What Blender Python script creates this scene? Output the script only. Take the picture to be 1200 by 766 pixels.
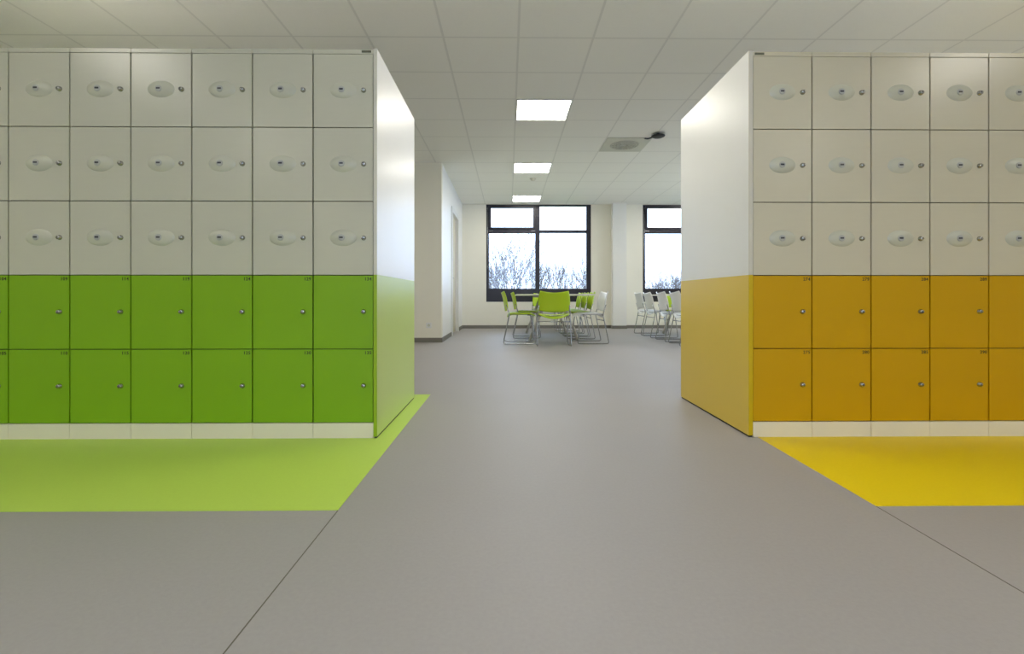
import bpy, bmesh, math, random
from mathutils import Vector, Matrix
S = bpy.context.scene
for o in list(bpy.data.objects): bpy.data.objects.remove(o)

# ------------------------------------------------------------------ camera, sky, exposure
CAM_H, CEIL, F, YAW = 0.697, 2.772, 567.0, 0.011
cd = bpy.data.cameras.new('camera'); cam = bpy.data.objects.new('camera', cd)
S.collection.objects.link(cam)
cd.sensor_width = 36; cd.lens = F / 1200 * 36
cd.shift_x = -2 / 1200; cd.shift_y = -35 / 1200
cd.clip_start = 0.05; cd.clip_end = 500
cam.location = (0, 0, CAM_H); cam.rotation_euler = (math.pi / 2, 0, -YAW)
S.camera = cam
S.view_settings.view_transform = 'Standard'; S.view_settings.look = 'None'
S.view_settings.exposure = 0.65; S.view_settings.gamma = 1.0
S.view_settings.use_curve_mapping = False
LAMP = 10.0            # strength of every ceiling light panel
SKY = 3.7
w = bpy.data.worlds.new('sky'); S.world = w; w.use_nodes = True
nt = w.node_tree; bg = nt.nodes['Background']
tc = nt.nodes.new('ShaderNodeTexCoord'); sep = nt.nodes.new('ShaderNodeSeparateXYZ')
rmp = nt.nodes.new('ShaderNodeValToRGB'); mr = nt.nodes.new('ShaderNodeMapRange')
mr.inputs[1].default_value = -0.02; mr.inputs[2].default_value = 0.5
rmp.color_ramp.elements[0].color = (0.56, 0.68, 0.92, 1)
rmp.color_ramp.elements[1].color = (0.68, 0.81, 1.0, 1)
nt.links.new(tc.outputs['Generated'], sep.inputs[0]); nt.links.new(sep.outputs['Z'], mr.inputs[0])
nt.links.new(mr.outputs[0], rmp.inputs[0]); nt.links.new(rmp.outputs[0], bg.inputs['Color'])
bg.inputs['Strength'].default_value = SKY

# ------------------------------------------------------------------ materials
def mat(name, col, rough=0.5, metal=0.0, spec=0.5, noise=0.0, nscale=8.0, bump=0.0, bscale=200.0, coat=0.0, stretch=None):
    m = bpy.data.materials.new(name); m.use_nodes = True
    n = m.node_tree; b = n.nodes['Principled BSDF']
    b.inputs['Roughness'].default_value = rough; b.inputs['Metallic'].default_value = metal
    b.inputs['Specular IOR Level'].default_value = spec
    b.inputs['Base Color'].default_value = (*col, 1)
    if coat: b.inputs['Coat Weight'].default_value = coat; b.inputs['Coat Roughness'].default_value = rough
    t = n.nodes.new('ShaderNodeTexCoord'); src = t.outputs['Object']
    if stretch:
        mp = n.nodes.new('ShaderNodeMapping'); mp.inputs['Scale'].default_value = stretch
        n.links.new(src, mp.inputs[0]); src = mp.outputs[0]
    nz = n.nodes.new('ShaderNodeTexNoise'); nz.inputs['Scale'].default_value = nscale
    nz.inputs['Detail'].default_value = 4; n.links.new(src, nz.inputs['Vector'])
    mx = n.nodes.new('ShaderNodeMix'); mx.data_type = 'RGBA'
    k = max(noise, 0.01)
    mx.inputs['A'].default_value = (*[c * (1 - k) for c in col], 1)
    mx.inputs['B'].default_value = (*[min(1, c * (1 + k)) for c in col], 1)
    n.links.new(nz.outputs[0], mx.inputs['Factor']); n.links.new(mx.outputs['Result'], b.inputs['Base Color'])
    if bump:
        n2 = n.nodes.new('ShaderNodeTexNoise'); n2.inputs['Scale'].default_value = bscale
        n.links.new(src, n2.inputs['Vector'])
        bp = n.nodes.new('ShaderNodeBump'); bp.inputs['Strength'].default_value = bump
        bp.inputs['Distance'].default_value = 0.002
        n.links.new(n2.outputs[0], bp.inputs['Height']); n.links.new(bp.outputs[0], b.inputs['Normal'])
    return m
M = {}
M['white_door'] = mat('off_white_lacquer', (0.58, 0.56, 0.44), 0.24, noise=0.02, bump=0.10, bscale=30, stretch=(1, 1, 8))
M['white_door_r'] = mat('cream_lacquer', (0.63, 0.58, 0.43), 0.24, noise=0.02, bump=0.10, bscale=30, stretch=(1, 1, 8))
M['green_door'] = mat('green_lacquer', (0.225, 0.43, 0.010), 0.42, spec=0.35, noise=0.03, bump=0.08, bscale=40)
M['yellow_door'] = mat('ochre_lacquer', (0.60, 0.335, 0.0), 0.42, spec=0.3, noise=0.03, bump=0.08, bscale=40)
M['carcass'] = mat('carcass_gap_shade', (0.11, 0.10, 0.06), 0.6)  # carcass colours darkened to stand in for shade in the door gaps
M['carcass_green'] = mat('green_gap_shade', (0.07, 0.15, 0.01), 0.6)
M['carcass_yellow'] = mat('ochre_gap_shade', (0.20, 0.08, 0.0), 0.6)
M['plinth'] = mat('plinth_white', (0.84, 0.77, 0.60), 0.45)
M['panel_white'] = mat('white_end_laminate', (0.84, 0.84, 0.82), 0.33, spec=0.7, bump=0.05, bscale=60)
M['panel_green'] = mat('green_end_sheen', (0.50, 0.62, 0.13), 0.33, spec=0.9, bump=0.05, bscale=60)  # base colour paled: window sheen mixed into the green
M['panel_yellow'] = mat('yellow_end_sheen', (0.80, 0.57, 0.05), 0.33, spec=0.8, bump=0.05, bscale=60)  # base colour lightened: reflected sheen mixed into the yellow
M['edge_cream'] = mat('cream_edge', (0.66, 0.63, 0.52), 0.4)
M['edge_green'] = mat('green_edge', (0.30, 0.45, 0.01), 0.4)
M['edge_yellow'] = mat('yellow_edge', (0.62, 0.43, 0.0), 0.4)
M['cap_bounce'] = mat('cap_bounce_white', (0.88, 0.87, 0.82), 0.3)  # top face made whiter to bounce lamp light onto the ceiling
M['black'] = mat('black_matt', (0.015, 0.015, 0.015), 0.6)
M['text'] = mat('dark_print', (0.03, 0.035, 0.01), 0.6)
M['plate'] = mat('dark_badge', (0.12, 0.12, 0.07), 0.5)
M['dome'] = mat('moulded_plastic', (0.56, 0.55, 0.43), 0.28, noise=0.01)
M['grey_ring'] = mat('grey_ring', (0.46, 0.46, 0.42), 0.35)
M['chrome'] = mat('chrome', (0.42, 0.42, 0.42), 0.22, metal=1.0)
M['slot'] = mat('slot_dark', (0.06, 0.06, 0.07), 0.5)
M['wall'] = mat('cream_wall_paint', (0.88, 0.85, 0.73), 0.45, noise=0.01, bump=0.1, bscale=150)
M['wall_side'] = mat('window_lit_wall', (0.88, 0.88, 0.86), 0.38, noise=0.01, bump=0.1, bscale=150)  # same wall as the cream one, whitened for window light on this side
M['wall_column'] = mat('pale_column_paint', (0.87, 0.86, 0.81), 0.45, noise=0.01)
M['base'] = mat('baseboard_grey', (0.20, 0.185, 0.155), 0.5)
M['door_leaf'] = mat('beige_door_leaf', (0.66, 0.60, 0.46), 0.45)
M['door_frame'] = mat('white_frame', (0.82, 0.82, 0.80), 0.35)
M['window_frame'] = mat('anthracite_frame', (0.020, 0.018, 0.028), 0.35)
M['lime'] = mat('lime_plastic', (0.44, 0.62, 0.01), 0.40)
M['white_plastic'] = mat('white_plastic', (0.80, 0.80, 0.78), 0.35)
M['table_top'] = mat('cream_table_top', (0.75, 0.72, 0.62), 0.4)
M['table_leg'] = mat('cream_metal_leg', (0.62, 0.59, 0.50), 0.4)
M['vent'] = mat('vent_plate', (0.62, 0.62, 0.52), 0.5)
M['vent_dark'] = mat('vent_swirl', (0.50, 0.50, 0.43), 0.5)
M['lamp_frame'] = mat('lamp_frame', (0.8, 0.8, 0.78), 0.4)
M['bark'] = mat('winter_bark', (0.13, 0.115, 0.12), 0.9, noise=0.2)
M['grass'] = mat('field_grass', (0.10, 0.14, 0.05), 0.95, noise=0.4, nscale=0.3)
M['seam'] = mat('floor_weld', (0.12, 0.11, 0.08), 0.6)

def lino(name, col, rough, spec=0.5, noise=0.05):
    m = mat(name, col, rough, spec=spec, noise=noise, nscale=90, bump=0.12, bscale=220)
    n = m.node_tree; b = n.nodes['Principled BSDF']; mix = [x for x in n.nodes if x.type == 'MIX'][0]
    t = [x for x in n.nodes if x.type == 'TEX_COORD'][0]
    big = n.nodes.new('ShaderNodeTexNoise'); big.inputs['Scale'].default_value = 1.3
    big.inputs['Detail'].default_value = 5; n.links.new(t.outputs['Object'], big.inputs['Vector'])
    mr1 = n.nodes.new('ShaderNodeMapRange'); mr1.inputs[3].default_value = 0.95; mr1.inputs[4].default_value = 1.05
    n.links.new(big.outputs[0], mr1.inputs[0])
    # sparse dark scuffs
    sp = n.nodes.new('ShaderNodeTexVoronoi'); sp.inputs['Scale'].default_value = 2.6
    n.links.new(t.outputs['Object'], sp.inputs['Vector'])
    lt = n.nodes.new('ShaderNodeMath'); lt.operation = 'GREATER_THAN'; lt.inputs[1].default_value = 0.011
    n.links.new(sp.outputs['Distance'], lt.inputs[0])
    mr2 = n.nodes.new('ShaderNodeMapRange'); mr2.inputs[3].default_value = 0.72; mr2.inputs[4].default_value = 1.0
    n.links.new(lt.outputs[0], mr2.inputs[0])
    mul = n.nodes.new('ShaderNodeMath'); mul.operation = 'MULTIPLY'
    n.links.new(mr1.outputs[0], mul.inputs[0]); n.links.new(mr2.outputs[0], mul.inputs[1])
    vm = n.nodes.new('ShaderNodeVectorMath'); vm.operation = 'SCALE'
    n.links.new(mix.outputs['Result'], vm.inputs[0]); n.links.new(mul.outputs[0], vm.inputs['Scale'])
    n.links.new(vm.outputs[0], b.inputs['Base Color'])
    return m
M['floor'] = lino('grey_linoleum', (0.355, 0.335, 0.325), 0.52, spec=0.5, noise=0.07)
M['floor_green'] = lino('lime_linoleum', (0.50, 0.69, 0.10), 0.5, noise=0.04)
M['floor_yellow'] = lino('yellow_linoleum', (0.84, 0.63, 0.0), 0.5, noise=0.04)

def ceiling_mat():
    m = mat('mineral_ceiling_tile', (0.91, 0.90, 0.83), 0.85, noise=0.02, nscale=60, bump=0.2, bscale=300)
    n = m.node_tree; b = n.nodes['Principled BSDF']; mix = [x for x in n.nodes if x.type == 'MIX'][0]
    t = [x for x in n.nodes if x.type == 'TEX_COORD'][0]
    sp = n.nodes.new('ShaderNodeSeparateXYZ'); n.links.new(t.outputs['Object'], sp.inputs[0])
    outs = []
    for ax, off in ((0, 0.08), (1, 5.07)):
        a = n.nodes.new('ShaderNodeMath'); a.operation = 'SUBTRACT'; a.inputs[1].default_value = off - 60
        n.links.new(sp.outputs[ax], a.inputs[0])
        q = n.nodes.new('ShaderNodeMath'); q.operation = 'PINGPONG'; q.inputs[1].default_value = 0.3
        n.links.new(a.outputs[0], q.inputs[0])
        g = n.nodes.new('ShaderNodeMapRange'); g.inputs[1].default_value = 0.007; g.inputs[2].default_value = 0.011
        g.inputs[3].default_value = 0.86; g.inputs[4].default_value = 1.0
        n.links.new(q.outputs[0], g.inputs[0]); outs.append(g)
    mn = n.nodes.new('ShaderNodeMath'); mn.operation = 'MINIMUM'
    n.links.new(outs[0].outputs[0], mn.inputs[0]); n.links.new(outs[1].outputs[0], mn.inputs[1])
    vm = n.nodes.new('ShaderNodeVectorMath'); vm.operation = 'SCALE'
    n.links.new(mix.outputs['Result'], vm.inputs[0]); n.links.new(mn.outputs[0], vm.inputs['Scale'])
    n.links.new(vm.outputs[0], b.inputs['Base Color'])
    return m
M['ceiling'] = ceiling_mat()

def emit(name, col, s):
    m = bpy.data.materials.new(name); m.use_nodes = True; n = m.node_tree
    b = n.nodes['Principled BSDF']; b.inputs['Base Color'].default_value = (0.8, 0.8, 0.8, 1)
    b.inputs['Emission Color'].default_value = (*col, 1); b.inputs['Emission Strength'].default_value = s
    return m
M['lamp'] = emit('lamp_diffuser', (1.0, 0.955, 0.86), LAMP)

def glass():
    m = bpy.data.materials.new('window_glass'); m.use_nodes = True; n = m.node_tree
    for x in list(n.nodes): n.nodes.remove(x)
    o = n.nodes.new('ShaderNodeOutputMaterial'); mx = n.nodes.new('ShaderNodeMixShader')
    tr = n.nodes.new('ShaderNodeBsdfTransparent'); tr.inputs[0].default_value = (0.93, 0.96, 0.98, 1)
    gl = n.nodes.new('ShaderNodeBsdfGlossy'); gl.inputs['Roughness'].default_value = 0.02
    fr = n.nodes.new('ShaderNodeFresnel'); fr.inputs[0].default_value = 1.45
    n.links.new(fr.outputs[0], mx.inputs[0]); n.links.new(tr.outputs[0], mx.inputs[1])
    n.links.new(gl.outputs[0], mx.inputs[2]); n.links.new(mx.outputs[0], o.inputs[0])
    return m
M['glass'] = glass()

# ------------------------------------------------------------------ mesh helpers
def box(bm, x0, x1, y0, y1, z0, z1, bevel=0.0, mi=0):
    t = bmesh.new()
    bmesh.ops.create_cube(t, size=1.0)
    for v in t.verts:
        v.co = Vector((x0 + (v.co.x + .5) * (x1 - x0), y0 + (v.co.y + .5) * (y1 - y0), z0 + (v.co.z + .5) * (z1 - z0)))
    if bevel: bmesh.ops.bevel(t, geom=list(t.edges), offset=bevel, segments=2, affect='EDGES', profile=0.7)
    join(bm, t, mi)
def join(bm, t, mi=0):
    vm = {v: bm.verts.new(v.co) for v in t.verts}
    for f in t.faces:
        try:
            nf = bm.faces.new([vm[v] for v in f.verts]); nf.material_index = mi; nf.smooth = f.smooth
        except ValueError: pass
    t.free()
def tube(bm, pts, r, n=10, cap=True, radii=None):
    pts = [Vector(p) for p in pts]; rings = []
    up = Vector((0, 0, 1))
    d0 = (pts[1] - pts[0]).normalized()
    nrm = d0.cross(up if abs(d0.z) < .9 else Vector((1, 0, 0))).normalized()
    for i, p in enumerate(pts):
        a = (pts[i] - pts[i - 1]).normalized() if i else (pts[1] - pts[0]).normalized()
        b = (pts[i + 1] - pts[i]).normalized() if i < len(pts) - 1 else a
        d = (a + b).normalized()
        nrm = (nrm - d * nrm.dot(d)).normalized(); bi = d.cross(nrm)
        rr = radii[i] if radii else r
        rings.append([bm.verts.new(p + (nrm * math.cos(t) + bi * math.sin(t)) * rr) for t in [2 * math.pi * k / n for k in range(n)]])
    for i in range(len(rings) - 1):
        for k in range(n):
            f = bm.faces.new((rings[i][k], rings[i][(k + 1) % n], rings[i + 1][(k + 1) % n], rings[i + 1][k])); f.smooth = True
    if cap:
        bm.faces.new(rings[0]); bm.faces.new(list(reversed(rings[-1])))
def rounded(pts, r=0.03, n=5):
    pts = [Vector(p) for p in pts]; out = [pts[0]]
    for i in range(1, len(pts) - 1):
        a, b, c = pts[i - 1], pts[i], pts[i + 1]
        ra = min(r, (a - b).length * .45, (c - b).length * .45)
        p0 = b + (a - b).normalized() * ra; p2 = b + (c - b).normalized() * ra
        for k in range(n + 1):
            t = k / n; out.append(p0 * (1 - t) ** 2 + b * 2 * t * (1 - t) + p2 * t * t)
    out.append(pts[-1]); return out
def lathe(bm, prof, n=24, mtx=None):
    """prof: (radius, height) about local z"""
    mtx = mtx or Matrix(); rings = []
    for r, h in prof:
        if r < 1e-6: rings.append([bm.verts.new(mtx @ Vector((0, 0, h)))])
        else: rings.append([bm.verts.new(mtx @ Vector((r * math.cos(2 * math.pi * k / n), r * math.sin(2 * math.pi * k / n), h))) for k in range(n)])
    for a, b in zip(rings[:-1], rings[1:]):
        for k in range(n):
            k2 = (k + 1) % n
            vs = [a[k % len(a)], a[k2 % len(a)], b[k2 % len(b)], b[k % len(b)]]
            u = []
            for v in vs:
                if v not in u: u.append(v)
            if len(u) > 2:
                f = bm.faces.new(u); f.smooth = True
def finish(name, bm, m, parent=None, kind=None):
    bmesh.ops.recalc_face_normals(bm, faces=bm.faces)
    me = bpy.data.meshes.new(name); bm.to_mesh(me); bm.free()
    for x in (m if isinstance(m, (list, tuple)) else [m]): me.materials.append(M[x] if isinstance(x, str) else x)
    o = bpy.data.objects.new(name, me); S.collection.objects.link(o)
    if parent: o.parent = parent
    if kind: o['kind'] = kind
    return o
def bx(name, m, x0, x1, y0, y1, z0, z1, parent=None, bevel=0.0, kind=None):
    bm = bmesh.new(); box(bm, x0, x1, y0, y1, z0, z1, bevel); return finish(name, bm, m, parent, kind)
def boxes(name, m, lst, parent=None, bevel=0.0, kind=None):
    bm = bmesh.new()
    for b in lst: box(bm, *b, bevel)
    return finish(name, bm, m, parent, kind)
def thing(name, label, cat, loc=(0, 0, 0), rz=0, group=None):
    o = bpy.data.objects.new(name, None); S.collection.objects.link(o)
    o.location = loc; o.rotation_euler = (0, 0, rz); o.empty_display_size = 0.1
    return tag(o, label, cat, group)
def tag(o, label, cat, group=None):
    o['label'] = label; o['category'] = cat
    if group: o['group'] = group
    return o
def dup(root, loc, rz, label, group=None, swap=None):
    def cp(o, par):
        c = o.copy(); S.collection.objects.link(c); c.parent = par
        for ch in o.children: cp(ch, c)
        return c
    r = root.copy(); S.collection.objects.link(r); r.location = loc; r.rotation_euler = (0, 0, rz)
    r['label'] = label
    if group: r['group'] = group
    for ch in list(root.children): cp(ch, r)
    return r

# ------------------------------------------------------------------ the room
XL, XR, YN, YF, XC, YC = -5.6, 6.6, -3.2, 10.8, -1.03, 7.48
LY = 2.396       # front plane of the locker doors
PB = 3.335       # back end of the end panels
bx('floor', 'floor', XL - .2, XR + .2, YN - .2, YF + .3, -0.2, 0, kind='structure')
bx('ceiling', 'ceiling', XL - .2, XR + .2, YN - .2, YF + .3, CEIL, CEIL + .2, kind='structure')
bx('wall_left', 'wall', XL - .2, XL, YN - .2, YC + .001, 0, CEIL, kind='structure')
EW = (4.6, 10.0)      # window band in the right-hand wall of the far room
boxes('wall_right', 'wall', [(XR, XR + .2, YN - .2, EW[0], 0, CEIL), (XR, XR + .2, EW[1], YF + .3, 0, CEIL),
      (XR, XR + .2, EW[0], EW[1], 0, .592), (XR, XR + .2, EW[0], EW[1], 2.70, CEIL)], kind='structure')
NW = (-1.2, 1.8)      # unseen glazed opening, added behind the camera for fill light
boxes('wall_near', 'wall', [(XL, NW[0], YN - .2, YN, 0, CEIL), (NW[1], XR, YN - .2, YN, 0, CEIL),
      (NW[0], NW[1], YN - .2, YN, 0, .55), (NW[0], NW[1], YN - .2, YN, 2.68, CEIL)], kind='structure')
bx('wall_corner_front', 'wall', XL - .2, XC, YC, YC + .12, 0, CEIL, kind='structure')
DY0, DY1, DH = 8.78, 9.86, 2.30
boxes('wall_corner_side', 'wall_side', [(XC - .12, XC, YC + .12, DY0, 0, CEIL), (XC - .12, XC, DY1, YF, 0, CEIL),
      (XC - .12, XC, DY0, DY1, DH, CEIL)], kind='structure')
# window openings in the far wall
W1 = (-0.495, 1.848); W2 = (3.01, 5.353); SILL, WT = 0.592, 2.765
boxes('wall_far', 'wall', [(XC - .3, W1[0], YF, YF + .3, 0, CEIL), (W1[1], W2[0], YF, YF + .3, 0, CEIL),
      (W2[1], XR, YF, YF + .3, 0, CEIL), (W1[0], W1[1], YF, YF + .3, 0, SILL), (W2[0], W2[1], YF, YF + .3, 0, SILL),
      (W1[0], W1[1], YF, YF + .3, WT, CEIL), (W2[0], W2[1], YF, YF + .3, WT, CEIL)], kind='structure')
bx('wall_pilaster', 'wall_column', 2.30, 2.60, 10.62, YF, 0, CEIL, kind='structure')
BH = 0.07
boxes('baseboard_far', 'base', [(XC, 2.29, YF - .012, YF, 0, BH), (2.61, XR, YF - .012, YF, 0, BH),
      (2.288, 2.612, 10.608, 10.62, 0, BH), (2.288, 2.30, 10.62, YF, 0, BH), (2.60, 2.612, 10.62, YF, 0, BH)], kind='structure')
boxes('baseboard_corner', 'base', [(XL, XC + .012, YC - .012, YC, 0, BH), (XC, XC + .012, YC, DY0 - .06, 0, BH),
      (XC, XC + .012, DY1 + .06, YF - .012, 0, BH)], kind='structure')
boxes('baseboard_left', 'base', [(XL, XL + .012, YN, YC - .012, 0, BH)], kind='structure')
boxes('baseboard_right', 'base', [(XR - .012, XR, YN, YF - .012, 0, BH)], kind='structure')
# the door in the side wall
d = bx('door_1', 'door_leaf', XC - .085, XC - .045, DY0 + .05, DY1 - .05, 0.008, DH - .05, kind='structure')
boxes('door_frame', 'door_frame', [(XC - .12, XC + .02, DY0 - .04, DY0 + .05, 0, DH + .04), (XC - .12, XC + .02, DY1 - .05, DY1 + .04, 0, DH + .04),
      (XC - .12, XC + .02, DY0 + .05, DY1 - .05, DH - .05, DH + .04)], d)
bm = bmesh.new()
tube(bm, rounded([(XC - .045, DY0 + .13, 1.05), (XC + .005, DY0 + .13, 1.05), (XC + .005, DY0 + .25, 1.05)], .02), 0.009)
finish('handle', bm, 'chrome', d)

# coloured linoleum fields and the weld seams
def poly(name, m, pts, z0, z1, kind='structure'):
    bm = bmesh.new(); a = [bm.verts.new((x, y, z0)) for x, y in pts]; b = [bm.verts.new((x, y, z1)) for x, y in pts]
    bm.faces.new(a); bm.faces.new(b); n = len(pts)
    for i in range(n): bm.faces.new((a[i], a[(i + 1) % n], b[(i + 1) % n], b[i]))
    return finish(name, bm, m, None, kind)
o = poly('trim_1', 'floor_green', [(XL, 1.588), (-.557, 1.588), (-.557, 3.47), (XL, 3.47)], 0, .0012)
o['label'] = 'lime green linoleum field in front of the green lockers'
o = poly('trim_2', 'floor_yellow', [(1.226, 1.60), (XR, 1.60), (XR, 3.42), (1.262, 3.42)], 0, .0012)
o['label'] = 'yellow linoleum field in front of the yellow lockers'
poly('trim_3', 'seam', [(-.5585, YN), (-.5555, YN), (-.5555, 1.588), (-.5585, 1.588)], 0, .0006)
poly('trim_4', 'seam', [(1.188, 0.0), (1.191, 0.0), (1.2275, 1.60), (1.2245, 1.60)], 0, .0006)

# ------------------------------------------------------------------ windows
def window(n, X0, X1):
    y0, y1 = YF + .02, YF + .09; mid = X0 + (X1 - X0) * 0.489
    z_s, z_t = CAM_H + .0, 0
    zb, zp = SILL, 0.888           # spandrel top
    r = boxes('window_%d' % n, 'window_frame', [
        (X0, X0 + .06, y0, y1, zb, WT), (X1 - .10, X1, y0, y1, zb, WT), (X0 + .06, X1 - .10, y0, y1, WT - .03, WT),
        (mid - .05, mid + .05, y0, y1, zb, WT - .03), (mid + .05, X1 - .10, y0, y1, 2.135, 2.195),
        (X0 + .06, mid - .05, y0, y1, 2.125, 2.21)], kind='structure', bevel=.003)
    bx('spandrel_panel', 'window_frame', X0 + .058, X1 - .098, y0 - .005, y1, zb, zp, r, .003)
    # opening sash, top left
    a, b, c, e = X0 + .062, mid - .052, 2.212, WT - .032
    boxes('sash', 'window_frame', [(a, a + .045, y0 - .02, y1 - .01, c, e), (b - .045, b, y0 - .02, y1 - .01, c, e),
          (a + .045, b - .045, y0 - .02, y1 - .01, c, c + .045), (a + .045, b - .045, y0 - .02, y1 - .01, e - .045, e)], r, .003)
    gy0, gy1 = y0 + .03, y0 + .036
    for (ga, gb, gc, ge) in ((a + .04, b - .04, c + .04, e - .04), (mid + .05, X1 - .10, 2.195, WT - .03),
                             (X0 + .06, mid - .05, zp, 2.125), (mid + .05, X1 - .10, zp, 2.135)):
        bx('pane', 'glass', ga, gb, gy0, gy1, gc, ge, r)
    bm = bmesh.new()
    tube(bm, [(X0 + .028, y0 - .02, 1.33), (X0 + .028, y0 - .02, 2.70)], .007)
    box(bm, X0 + .018, X0 + .038, y0 - .02, y0 + .002, 2.66, 2.69); box(bm, X0 + .018, X0 + .038, y0 - .02, y0 + .002, 1.36, 1.39)
    finish('opener_rod', bm, 'chrome', r)
    boxes('hinge', 'chrome', [(X0 + .06, X0 + .15, y0 - .008, y0, 2.172, 2.182), (mid - .14, mid - .05, y0 - .008, y0, 2.172, 2.182)], r)
window(1, *W1); window(2, *W2)
xm = (NW[0] + NW[1]) / 2
w3 = boxes('window_3', 'window_frame', [(NW[0], NW[0] + .06, YN - .09, YN - .02, .55, 2.68), (NW[1] - .06, NW[1], YN - .09, YN - .02, .55, 2.68),
      (NW[0] + .06, NW[1] - .06, YN - .09, YN - .02, .55, .61), (NW[0] + .06, NW[1] - .06, YN - .09, YN - .02, 2.62, 2.68)]
      + [(x - .03, x + .03, YN - .09, YN - .02, .61, 2.62) for x in (xm,)], kind='structure')  # unseen window, added to let daylight in from behind the camera
w4 = boxes('window_4', 'window_frame', [(XR + .02, XR + .09, EW[0], EW[0] + .06, .592, 2.70), (XR + .02, XR + .09, EW[1] - .06, EW[1], .592, 2.70),
      (XR + .02, XR + .09, EW[0] + .06, EW[1] - .06, .592, .652), (XR + .02, XR + .09, EW[0] + .06, EW[1] - .06, 2.64, 2.70)]
      + [(XR + .02, XR + .09, y - .04, y + .04, .652, 2.64) for y in (5.95, 7.3, 8.65)], kind='structure')
bx('pane', 'glass', XR + .05, XR + .056, EW[0] + .05, EW[1] - .05, .64, 2.65, w4)
bx('pane', 'glass', NW[0] + .05, NW[1] - .05, YN - .06, YN - .054, .60, 2.63, w3)

# ------------------------------------------------------------------ ceiling lights and fittings
def ceiling_light(x, y, label, first=[None]):
    if first[0] is None:
        t = thing('ceiling_light', label, 'ceiling light', (x, y, CEIL), 0, 'square ceiling light panels')
        boxes('frame', 'lamp_frame', [(-.298, -.281, -.298, .298, -.008, 0), (.281, .298, -.298, .298, -.008, 0),
              (-.281, .281, -.298, -.281, -.008, 0), (-.281, .281, .281, .298, -.008, 0)], t)
        bx('diffuser', 'lamp', -.281, .281, -.281, .281, -.005, 0, t)
        first[0] = t; return t
    return dup(first[0], (x, y, CEIL), 0, label)
LX = 0.38
for y, lab in ((5.37, 'largest and nearest of the three lit ceiling panels in view, above the aisle'),
               (7.77, 'lit ceiling panel in the middle of the row of three, before the smoke detector'),
               (10.17, 'smallest lit ceiling panel of the row, close to the large window')):
    ceiling_light(LX, y, lab)
for x, y, lab in ((LX, 2.97, 'lit ceiling panel straight above the gap between the locker blocks'),
                  (LX, .57, 'lit ceiling panel above the grey aisle on the camera side'),
                  (LX, -1.83, 'added fill light panel behind the camera in the aisle row'),  # unseen row behind the camera, added for more light at the front
                  (LX - 3.6, -1.83, 'added fill light panel behind the camera on the green side'),
                  (LX + 3.6, -1.83, 'added fill light panel behind the camera on the yellow side'),
                  (LX - 3.6, .57, 'lit ceiling panel above the green floor field, mirrored in the upper doors'),
                  (LX + 3.6, .57, 'lit ceiling panel above the yellow floor field, mirrored in the upper doors'),
                  (LX - 3.6, 2.97, 'lit ceiling panel over the top of the green locker block'),
                  (LX + 3.6, 2.97, 'lit ceiling panel over the top of the yellow locker block'),
                  (LX - 3.6, 5.37, 'lit ceiling panel behind the green locker block'),
                  (LX + 3.6, 5.37, 'lit ceiling panel behind the yellow locker block'),
                  (LX + 3.6, 7.77, 'lit ceiling panel above the table with white chairs'),
                  (LX + 5.4, 5.37, 'added fill light panel by the side windows, nearest the yellow block'),  # panels by the side windows are added fill, brightening the far room
                  (LX + 5.4, 7.77, 'added fill light panel by the middle of the side windows'),
                  (LX + 5.4, 10.17, 'added fill light panel in the window corner of the far room'),
                  (LX + 3.72, 10.17, 'lit ceiling panel beside the second window')):
    ceiling_light(x, y, lab)
t = thing('ceiling_vent', 'square greenish grey ceiling air vent with a round swirl outlet', 'vent', (1.58, 6.57, CEIL))
bx('plate', 'vent', -.292, .292, -.292, .292, -.008, 0, t, .002)
bm = bmesh.new()
for r in (.05, .09, .13, .17): lathe(bm, [(r, -.008), (r + .004, -.016), (r + .024, -.012), (r + .026, -.008)], 32)
for k in range(12):
    a = k * math.pi / 6
    tube(bm, [(.03 * math.cos(a), .03 * math.sin(a), -.012), (.19 * math.cos(a + .5), .19 * math.sin(a + .5), -.012)], .005, 6)
finish('swirl_outlet', bm, 'vent_dark', t)
t = thing('ceiling_sensor', 'small flat black disc hanging on a short arm beside the ceiling vent', 'sensor', (1.90, 6.12, CEIL))
bm = bmesh.new(); lathe(bm, [(0, -.05), (.06, -.048), (.085, -.036), (.085, -.028), (.05, -.02), (0, -.02)], 28)
finish('disc', bm, 'black', t)
bm = bmesh.new(); tube(bm, rounded([(-.05, .02, -.034), (-.10, .11, -.034), (-.125, .18, -.002)], .04), .009, 8)
lathe(bm, [(.02, -.022), (.02, 0)], 16); finish('arm', bm, 'black', t)
t = thing('smoke_detector', 'tiny round cream smoke detector on the ceiling behind the middle light', 'smoke detector', (.43, 8.46, CEIL))
bm = bmesh.new(); lathe(bm, [(0, -.012), (.055, -.012), (.058, 0)], 24); finish('mount', bm, 'table_top', t)
bm = bmesh.new(); lathe(bm, [(0, -.042), (.03, -.040), (.045, -.025), (.045, -.012)], 24); finish('cover', bm, 'table_top', t)

t = thing('wall_socket', 'white double wall socket low on the cream wall past the green lockers', 'socket', (-1.227, YC, .262))
bx('plate', 'white_plastic', -.042, .042, -.010, 0, -.042, .042, t, .003)
bm = bmesh.new(); R90 = Matrix.Rotation(math.pi / 2, 4, 'X')
lathe(bm, [(0, .0105), (.016, .0105), (.019, .013), (.022, .010)], 20, R90); finish('insert', bm, 'vent', t)

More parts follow.
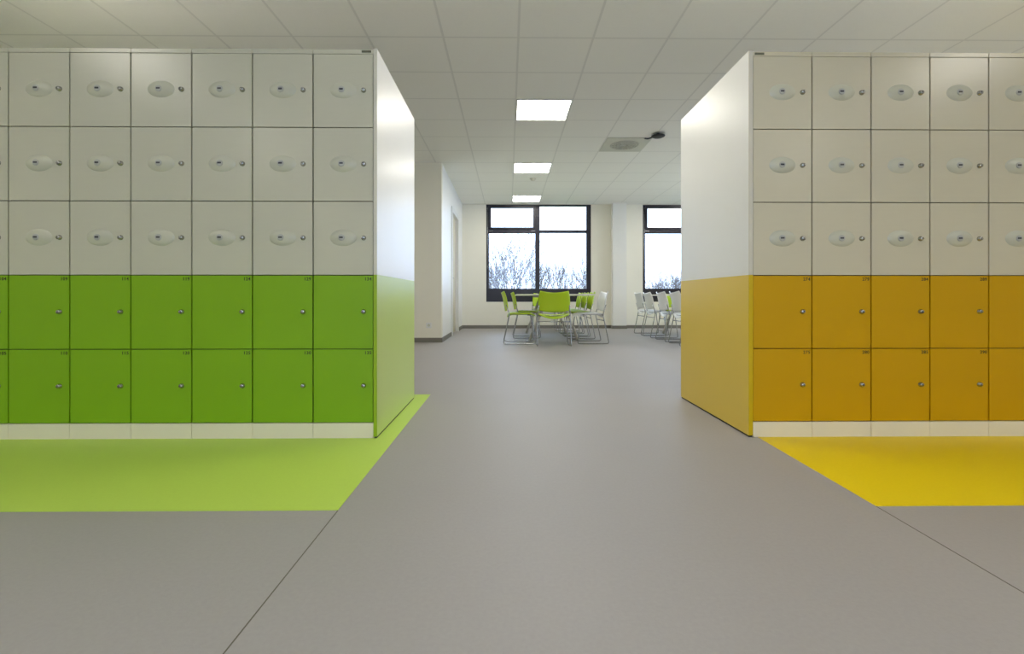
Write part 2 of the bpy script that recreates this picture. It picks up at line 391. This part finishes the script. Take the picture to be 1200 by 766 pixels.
# ------------------------------------------------------------------ lockers
MW, RP, Z0 = 0.297, 0.3640, 0.077
def to_mesh_text(s):
    c = bpy.data.curves.new('number', 'FONT'); c.body = s; c.size = .0215; c.extrude = .0004
    c.align_x = 'RIGHT'; c.align_y = 'TOP'; c.offset = .0004; c.space_character = 1.12
    o = bpy.data.objects.new('number', c); S.collection.objects.link(o)
    bpy.context.view_layer.update()
    me = bpy.data.meshes.new_from_object(o.evaluated_get(bpy.context.evaluated_depsgraph_get()))
    bpy.data.objects.remove(o); bpy.data.curves.remove(c)
    me.transform(Matrix.Rotation(math.pi / 2, 4, 'X'))
    me.materials.clear(); me.materials.append(M['text']); me.name = 'number'
    return me
def mesh_of(fn, mats, name):
    bm = bmesh.new(); fn(bm); bmesh.ops.recalc_face_normals(bm, faces=bm.faces)
    me = bpy.data.meshes.new(name); bm.to_mesh(me); bm.free()
    for x in mats: me.materials.append(M[x])
    return me
GX, GZ = .0034, .0022
def door_fn(bm): box(bm, GX, MW - GX, 0, .016, GZ, RP - GZ, .0012)
door_me = {k: mesh_of(door_fn, [k], 'door') for k in ('white_door', 'white_door_r', 'green_door', 'yellow_door')}
def lock_fn(bm):
    lathe(bm, [(.0125, 0), (.0125, .002), (.0105, .004), (.0095, .012), (.008, .0135), (.0, .0135)], 24, R90)
    box(bm, -.0012, .0012, -.0142, -.0125, -.0055, .0055, 0, 1)
lock_me = mesh_of(lock_fn, ['chrome', 'slot'], 'lock')
def dome_fn(bm):
    n, k = 40, 9; a, b, h = .066, .041, .012
    rings = []
    for i in range(k + 1):
        r = 1 - i / k
        z = h * (1 - r * r) ** .8
        if i == k: rings.append([bm.verts.new((0, -z, 0))])
        else: rings.append([bm.verts.new((a * r * math.cos(2 * math.pi * q / n), -z, b * r * math.sin(2 * math.pi * q / n))) for q in range(n)])
    for i in range(k):
        for q in range(n):
            A, B = rings[i], rings[i + 1]
            vs = [A[q], A[(q + 1) % n]] + ([B[(q + 1) % n], B[q]] if len(B) > 1 else [B[0]])
            f = bm.faces.new(vs); f.smooth = True
dome_me = mesh_of(dome_fn, ['dome'], 'grip_dome')
def knob_fn(bm):
    lathe(bm, [(.016, .009), (.016, .0125), (.014, .014), (.008, .0135), (0, .0135)], 28, R90)
    box(bm, -.0095, .0085, -.0155, -.0128, -.0035, .0045, .001, 1)
knob_me = mesh_of(knob_fn, ['grey_ring', 'slot'], 'coin_knob')
def cap_fn(bm):
    box(bm, .0012, MW - .0012, 0, PB - LY, Z0 + 5 * RP, 1.9185, .0015)
def plinth_fn(bm): box(bm, .0008, MW - .0008, 0, .018, 0, Z0 - .0015, .001)
def cap_tag(me):
    for p in me.polygons:
        if p.normal.z > .9: p.material_index = 1
    return me
cap_me = {k: cap_tag(mesh_of(cap_fn, [k, 'cap_bounce'], 'top_cap')) for k in ('white_door', 'white_door_r')}
plinth_me = mesh_of(plinth_fn, ['plinth'], 'plinth')
def carc_fn(bm):
    box(bm, .0006, MW - .0006, .018, PB - LY - .002, 0.002, Z0 + 2 * RP, 0, 0)
    box(bm, .0006, MW - .0006, .018, PB - LY - .002, Z0 + 2 * RP, Z0 + 5 * RP, 0, 1)
carc_me = {c: mesh_of(carc_fn, [c, 'carcass'], 'carcass') for c in ('carcass_green', 'carcass_yellow')}
def child(name, me, parent, loc=(0, 0, 0)):
    o = bpy.data.objects.new(name, me); S.collection.objects.link(o); o.parent = parent; o.location = loc; return o
def cabinet(x0, white, colour, carc, n_top, label, group, badge=None):
    t = thing('locker_cabinet', label, 'lockers', (x0, LY, 0), 0, group)
    child('carcass', carc_me[carc], t); child('plinth', plinth_me, t); child('top_cap', cap_me[white], t)
    for r in range(5):
        me = door_me[colour if r < 2 else white]
        d = child('door', me, t, (0, 0, Z0 + r * RP))
        child('lock', lock_me, d, (MW * .838, 0, RP * .505))
        if r < 2:
            d['label'] = 'numbered %s locker door' % ('green' if 'green' in colour else 'yellow ochre')
            child('number', to_mesh_text(str(n_top + 1 - r)), d, (MW - .0095, -.0006, RP - .0085))
        else:
            d['label'] = 'off-white locker door with an oval dome'
            g = child('grip_dome', dome_me, d, (MW * .5, 0, RP * .508))
            k = child('coin_knob', knob_me, d, (MW * .5 - .006, 0, RP * .508))
    if badge is not None:
        bx('badge', 'plate', badge, badge + .047, -.002, 0.001, 1.903, 1.9135, t, .0006)
    return t
XLP = -.665          # inner face of the left end panel
for i in range(9):
    n = 134 - 5 * i
    lab = ('locker cabinet with green lower doors numbered %d and %d' % (n, n + 1)) + (
        ', next to the end panel' if i == 0 else ', cut by the left frame edge' if i == 6 else ', beyond the left frame edge' if i > 6 else '')
    cabinet(XLP - (i + 1) * MW - .001, 'white_door', 'green_door', 'carcass_green', n, lab, 'green locker cabinets',
            MW - .058 if i == 0 else None)
XRP = 1.2157
for i in range(8):
    n = 274 + 5 * i
    lab = ('locker cabinet with yellow lower doors numbered %d and %d' % (n, n + 1)) + (
        ', next to the end panel' if i == 0 else ', cut by the right frame edge' if i == 4 else ', beyond the right frame edge' if i > 4 else '')
    cabinet(XRP + i * MW + .001, 'white_door_r', 'yellow_door', 'carcass_yellow', n, lab, 'yellow locker cabinets',
            .010 if i == 0 else None)
SPLIT = CAM_H + .1105
def end_panel(x0, x1, low, up, lowb, lab):
    t = thing('end_panel', lab, 'end panel', ((x0 + x1) / 2, LY - .004, 0))
    h = (x1 - x0) / 2
    bx('upper_panel', 'panel_white', -h, h, 0, PB - LY + .004, SPLIT, 1.921, t, .0012)
    bx('lower_panel', low, -h, h, 0, PB - LY + .004, .010, SPLIT, t, .0012)
    bx('edge_tone_strip', up, -h, h, -.002, -.0001, SPLIT, 1.921, t)  # added strip giving the front edge its tone without side reflections
    bx('edge_tone_strip', lowb, -h, h, -.002, -.0001, .010, SPLIT, t)
    bx('gap_shadow_strip', 'black', -h + .003, h - .003, .004, PB - LY - .002, .0012, .010, t)  # black strip standing in for the shadow line at the floor
end_panel(XLP + .0005, -.647, 'panel_green', 'edge_cream', 'edge_green', 'tall end panel of the left locker block, white over green')
end_panel(1.194, XRP - .0005, 'panel_yellow', 'edge_cream', 'edge_yellow', 'tall end panel of the right locker block, white over ochre yellow')

# ------------------------------------------------------------------ chairs (face +y, back at -y)
def make_chair(label, plastic, loc, rz, group):
    t = thing('stacking_chair', label, 'chair', loc, rz, group)
    for s in (-1, 1):
        bm = bmesh.new(); X = .232 * s
        tube(bm, rounded([(X * .93, -.215, .585), (X, -.165, .435), (X * 1.02, -.255, .011), (X * 1.02, .215, .011), (X * .97, .165, .43), (X * .8, .11, .432)], .035), .0078, 10)
        finish('sled_frame', bm, 'chrome', t)
    bm = bmesh.new(); tube(bm, [(-.226, -.183, .35), (.226, -.183, .35)], .007, 8)
    finish('stretcher', bm, 'chrome', t)
    bm = bmesh.new(); tube(bm, [(-.225, -.165, .432), (.225, -.165, .432)], .007, 8); tube(bm, [(-.2, .11, .428), (.2, .11, .428)], .007, 8)
    finish('seat_rail', bm, 'chrome', t)
    # seat shell: rounded outline, dished, waterfall front
    def shell(fn, nu, nv, th):
        bm = bmesh.new(); g = {}
        for side in (0, 1):
            for i in range(nu + 1):
                for j in range(nv + 1):
                    u, v = -1 + 2 * i / nu, -1 + 2 * j / nv
                    g[side, i, j] = bm.verts.new(fn(u, v, side * th))
        for i in range(nu):
            for j in range(nv):
                for s in (0, 1):
                    f = bm.faces.new([g[s, i, j], g[s, i + 1, j], g[s, i + 1, j + 1], g[s, i, j + 1]]); f.smooth = True
        for i in range(nu):
            for j in (0, nv): bm.faces.new([g[0, i, j], g[0, i + 1, j], g[1, i + 1, j], g[1, i, j]])
        for j in range(nv):
            for i in (0, nu): bm.faces.new([g[0, i, j], g[0, i, j + 1], g[1, i, j + 1], g[1, i, j]])
        return bm
    def squ(u, v, k=.16):                     # square -> rounded square
        return u * math.sqrt(1 - k * v * v * abs(v)), v * math.sqrt(1 - k * u * u * abs(u))
    def seat(u, v, th):
        a, b = squ(u, v)
        x = .222 * a * (1 - .04 * b); y = .015 + .215 * b
        z = .450 + .010 * a * a - .012 * (1 - a * a) * (1 - b * b) - (.035 * max(0, b - .45) ** 2 / .3) + .01 * max(0, -b) * a * a - (.10 * (1 - .8 * a * a)) * max(0, -b - .5) ** 2 / .5
        return (x, y, z - th)
    finish('seat', shell(seat, 16, 14, .012), plastic, t)
    def back(u, v, th):
        a, b = squ(u, v, .14)
        zz = .635 + .152 * b + (.042 * a * a - .026 if v > 0 else 0) * max(0, v) ** 2 - (.018 * a * a) * min(0, v) ** 2 * -1 * 1.0
        x = (.226 - .012 * max(0, b)) * a
        y = -.170 - .050 * (zz - .48) / .3 - .052 * (1 - a * a) + .03 * (b * b if b > 0 else 0) * -.5 - th
        return (x, y, zz)
    finish('backrest', shell(back, 16, 12, .010), plastic, t)
    return t
HP = math.pi / 2
G1, G2 = 'lime green chairs at the first table', 'white chairs at the second table'
green = make_chair('lime green chair with its back to the camera, at the near end of the table', 'lime', (.645, 7.02, 0), 0, G1)
dup(green, (.18, 7.36, 0), -HP, 'lime green chair at the table, leftmost, nearest on its left side', G1)
dup(green, (.33, 8.36, 0), -HP, 'lime green chair on the left side, second behind the leftmost chair', G1)
dup(green, (1.18, 8.20, 0), HP, 'lime green chair on the right side of the table, directly behind the white chair', G1)
dup(green, (1.18, 8.87, 0), HP, 'lime green chair, middle one of the three green on the table\'s right side', G1)
dup(green, (1.18, 9.55, 0), HP, 'lime green chair, furthest on the right side of the first table', G1)
dup(green, (.74, 10.09, 0), math.pi, 'lime green chair at the far window end of the first table', G1)
white = make_chair('white chair at the right front corner of the first table', 'white_plastic', (1.22, 7.36, 0), HP + .06, None)
dup(white, (2.65, 8.97, 0), -HP, 'white chair in the row at the second table, furthest from the camera', G2)
dup(white, (2.65, 8.38, 0), -HP, 'white chair at the second table, second furthest in the row', G2)
dup(white, (2.66, 7.66, 0), -HP, 'white chair at the second table, third furthest in the row', G2)
dup(white, (2.66, 7.02, 0), -HP, 'white chair nearest the camera at the second table, cut by the yellow end panel', G2)
dup(green, (3.36, 9.80, 0), math.pi, 'lime green chair at the window end of the second table, behind white chairs', 'lime green chair at the second table')

def table(loc, label):
    t = thing('meeting_table', label, 'table', loc)
    bm = bmesh.new(); box(bm, -.60, .60, 0, 2.4, .722, .745, .004); finish('table_top', bm, 'table_top', t)
    boxes('under_frame', 'table_leg', [(-.25, .25, .30, .34, .69, .722), (-.25, .25, 1.82, 1.86, .69, .722), (-.03, .03, .34, 1.82, .69, .722)], t)
    for y in (.32, 1.84):
        for s in (-1, 1):
            bm = bmesh.new()
            tube(bm, [(s * .11, y, .705), (s * .385, y, .012)], .024, 4); finish('leg', bm, 'table_leg', t)
    return t
table((.725, 7.36, 0), 'long cream table ringed by lime green chairs below the large window')
table((3.29, 7.21, 0), 'cream table with white chairs, mostly hidden behind the yellow locker block')

# ------------------------------------------------------------------ outside
GZ0 = -3.6
bx('ground', 'grass', -60, 60, 12, 130, GZ0 - .5, GZ0, kind='structure')
def tree(loc, height, spread, seed, label, depth=7, thick=.11, tmin=.012):
    rnd = random.Random(seed)
    t = thing('bare_tree', label, 'tree', loc, 0, 'bare winter trees outside')
    tr, br = bmesh.new(), bmesh.new()
    def grow(p, d, L, r, lev):
        pts, q = [p], p; n = 4
        for i in range(n):
            d = (d + Vector((rnd.uniform(-1, 1), rnd.uniform(-1, 1), rnd.uniform(-.5, .8))) * .10).normalized()
            q = q + d * L / n; pts.append(q)
        rad = [r * (1 - .4 * i / n) for i in range(n + 1)]
        tube(tr if lev == 0 else br, pts, r, 6 if lev < 2 else 3, lev == 0, rad)
        if lev >= depth: return
        k = 7 if lev == 0 else (4 if lev == 1 else 3)
        for j in range(k):
            a = (j + rnd.random()) * 2 * math.pi / k; tilt = rnd.uniform(.15, .8) * spread
            side = Vector((math.cos(a), math.sin(a), 0)); nd = (d + side * tilt + Vector((0, 0, .12))).normalized()
            st = pts[-1] if j < 1 else pts[rnd.randint(1, n)]
            if lev == 0: st = pts[rnd.randint(3, n)]
            grow(st, nd, L * rnd.uniform(.66, .84), max(tmin, r * .56), lev + 1)
    grow(Vector((0, 0, 0)), Vector((0, 0, 1)), height * .30, thick, 0)
    parts = (finish('trunk', tr, 'bark', t), finish('branches', br, 'bark', t))
    zm = max(v.co.z for v in parts[1].data.vertices)
    for c in parts: c.data.transform(Matrix.Diagonal((height / zm,) * 3 + (1,)))
D = 34.0
def tx(px, dd): return (px - 596) * dd / F
tree((tx(602, 34), 34, GZ0), 9.6, 1.2, 4, 'large bare tree spreading behind the lower left pane of the window', 5, tmin=.011)
tree((tx(577, 56), 56, GZ0), 9.6, .9, 5, 'bare tree behind the left frame of the large window', 5, tmin=.012)
tree((tx(624, 47), 47, GZ0), 8.5, .9, 9, 'bare tree behind the centre mullion of the window', 5, tmin=.011)
tree((tx(660, 58), 58, GZ0), 10.6, .5, 11, 'slim bare tree alone in the lower right pane', 5, tmin=.012)
tree((tx(692, 38), 38, GZ0), 8.2, .9, 14, 'bare tree half hidden by the right frame of the large window', 5, tmin=.010)
tree((tx(774, 78), 78, GZ0), 9.6, .9, 17, 'distant rounded bare tree low in the second window', 5, tmin=.022)
tree((tx(796, 66), 66, GZ0), 8.0, .9, 19, 'distant bare tree beside the edge of the yellow block', 5, tmin=.022)
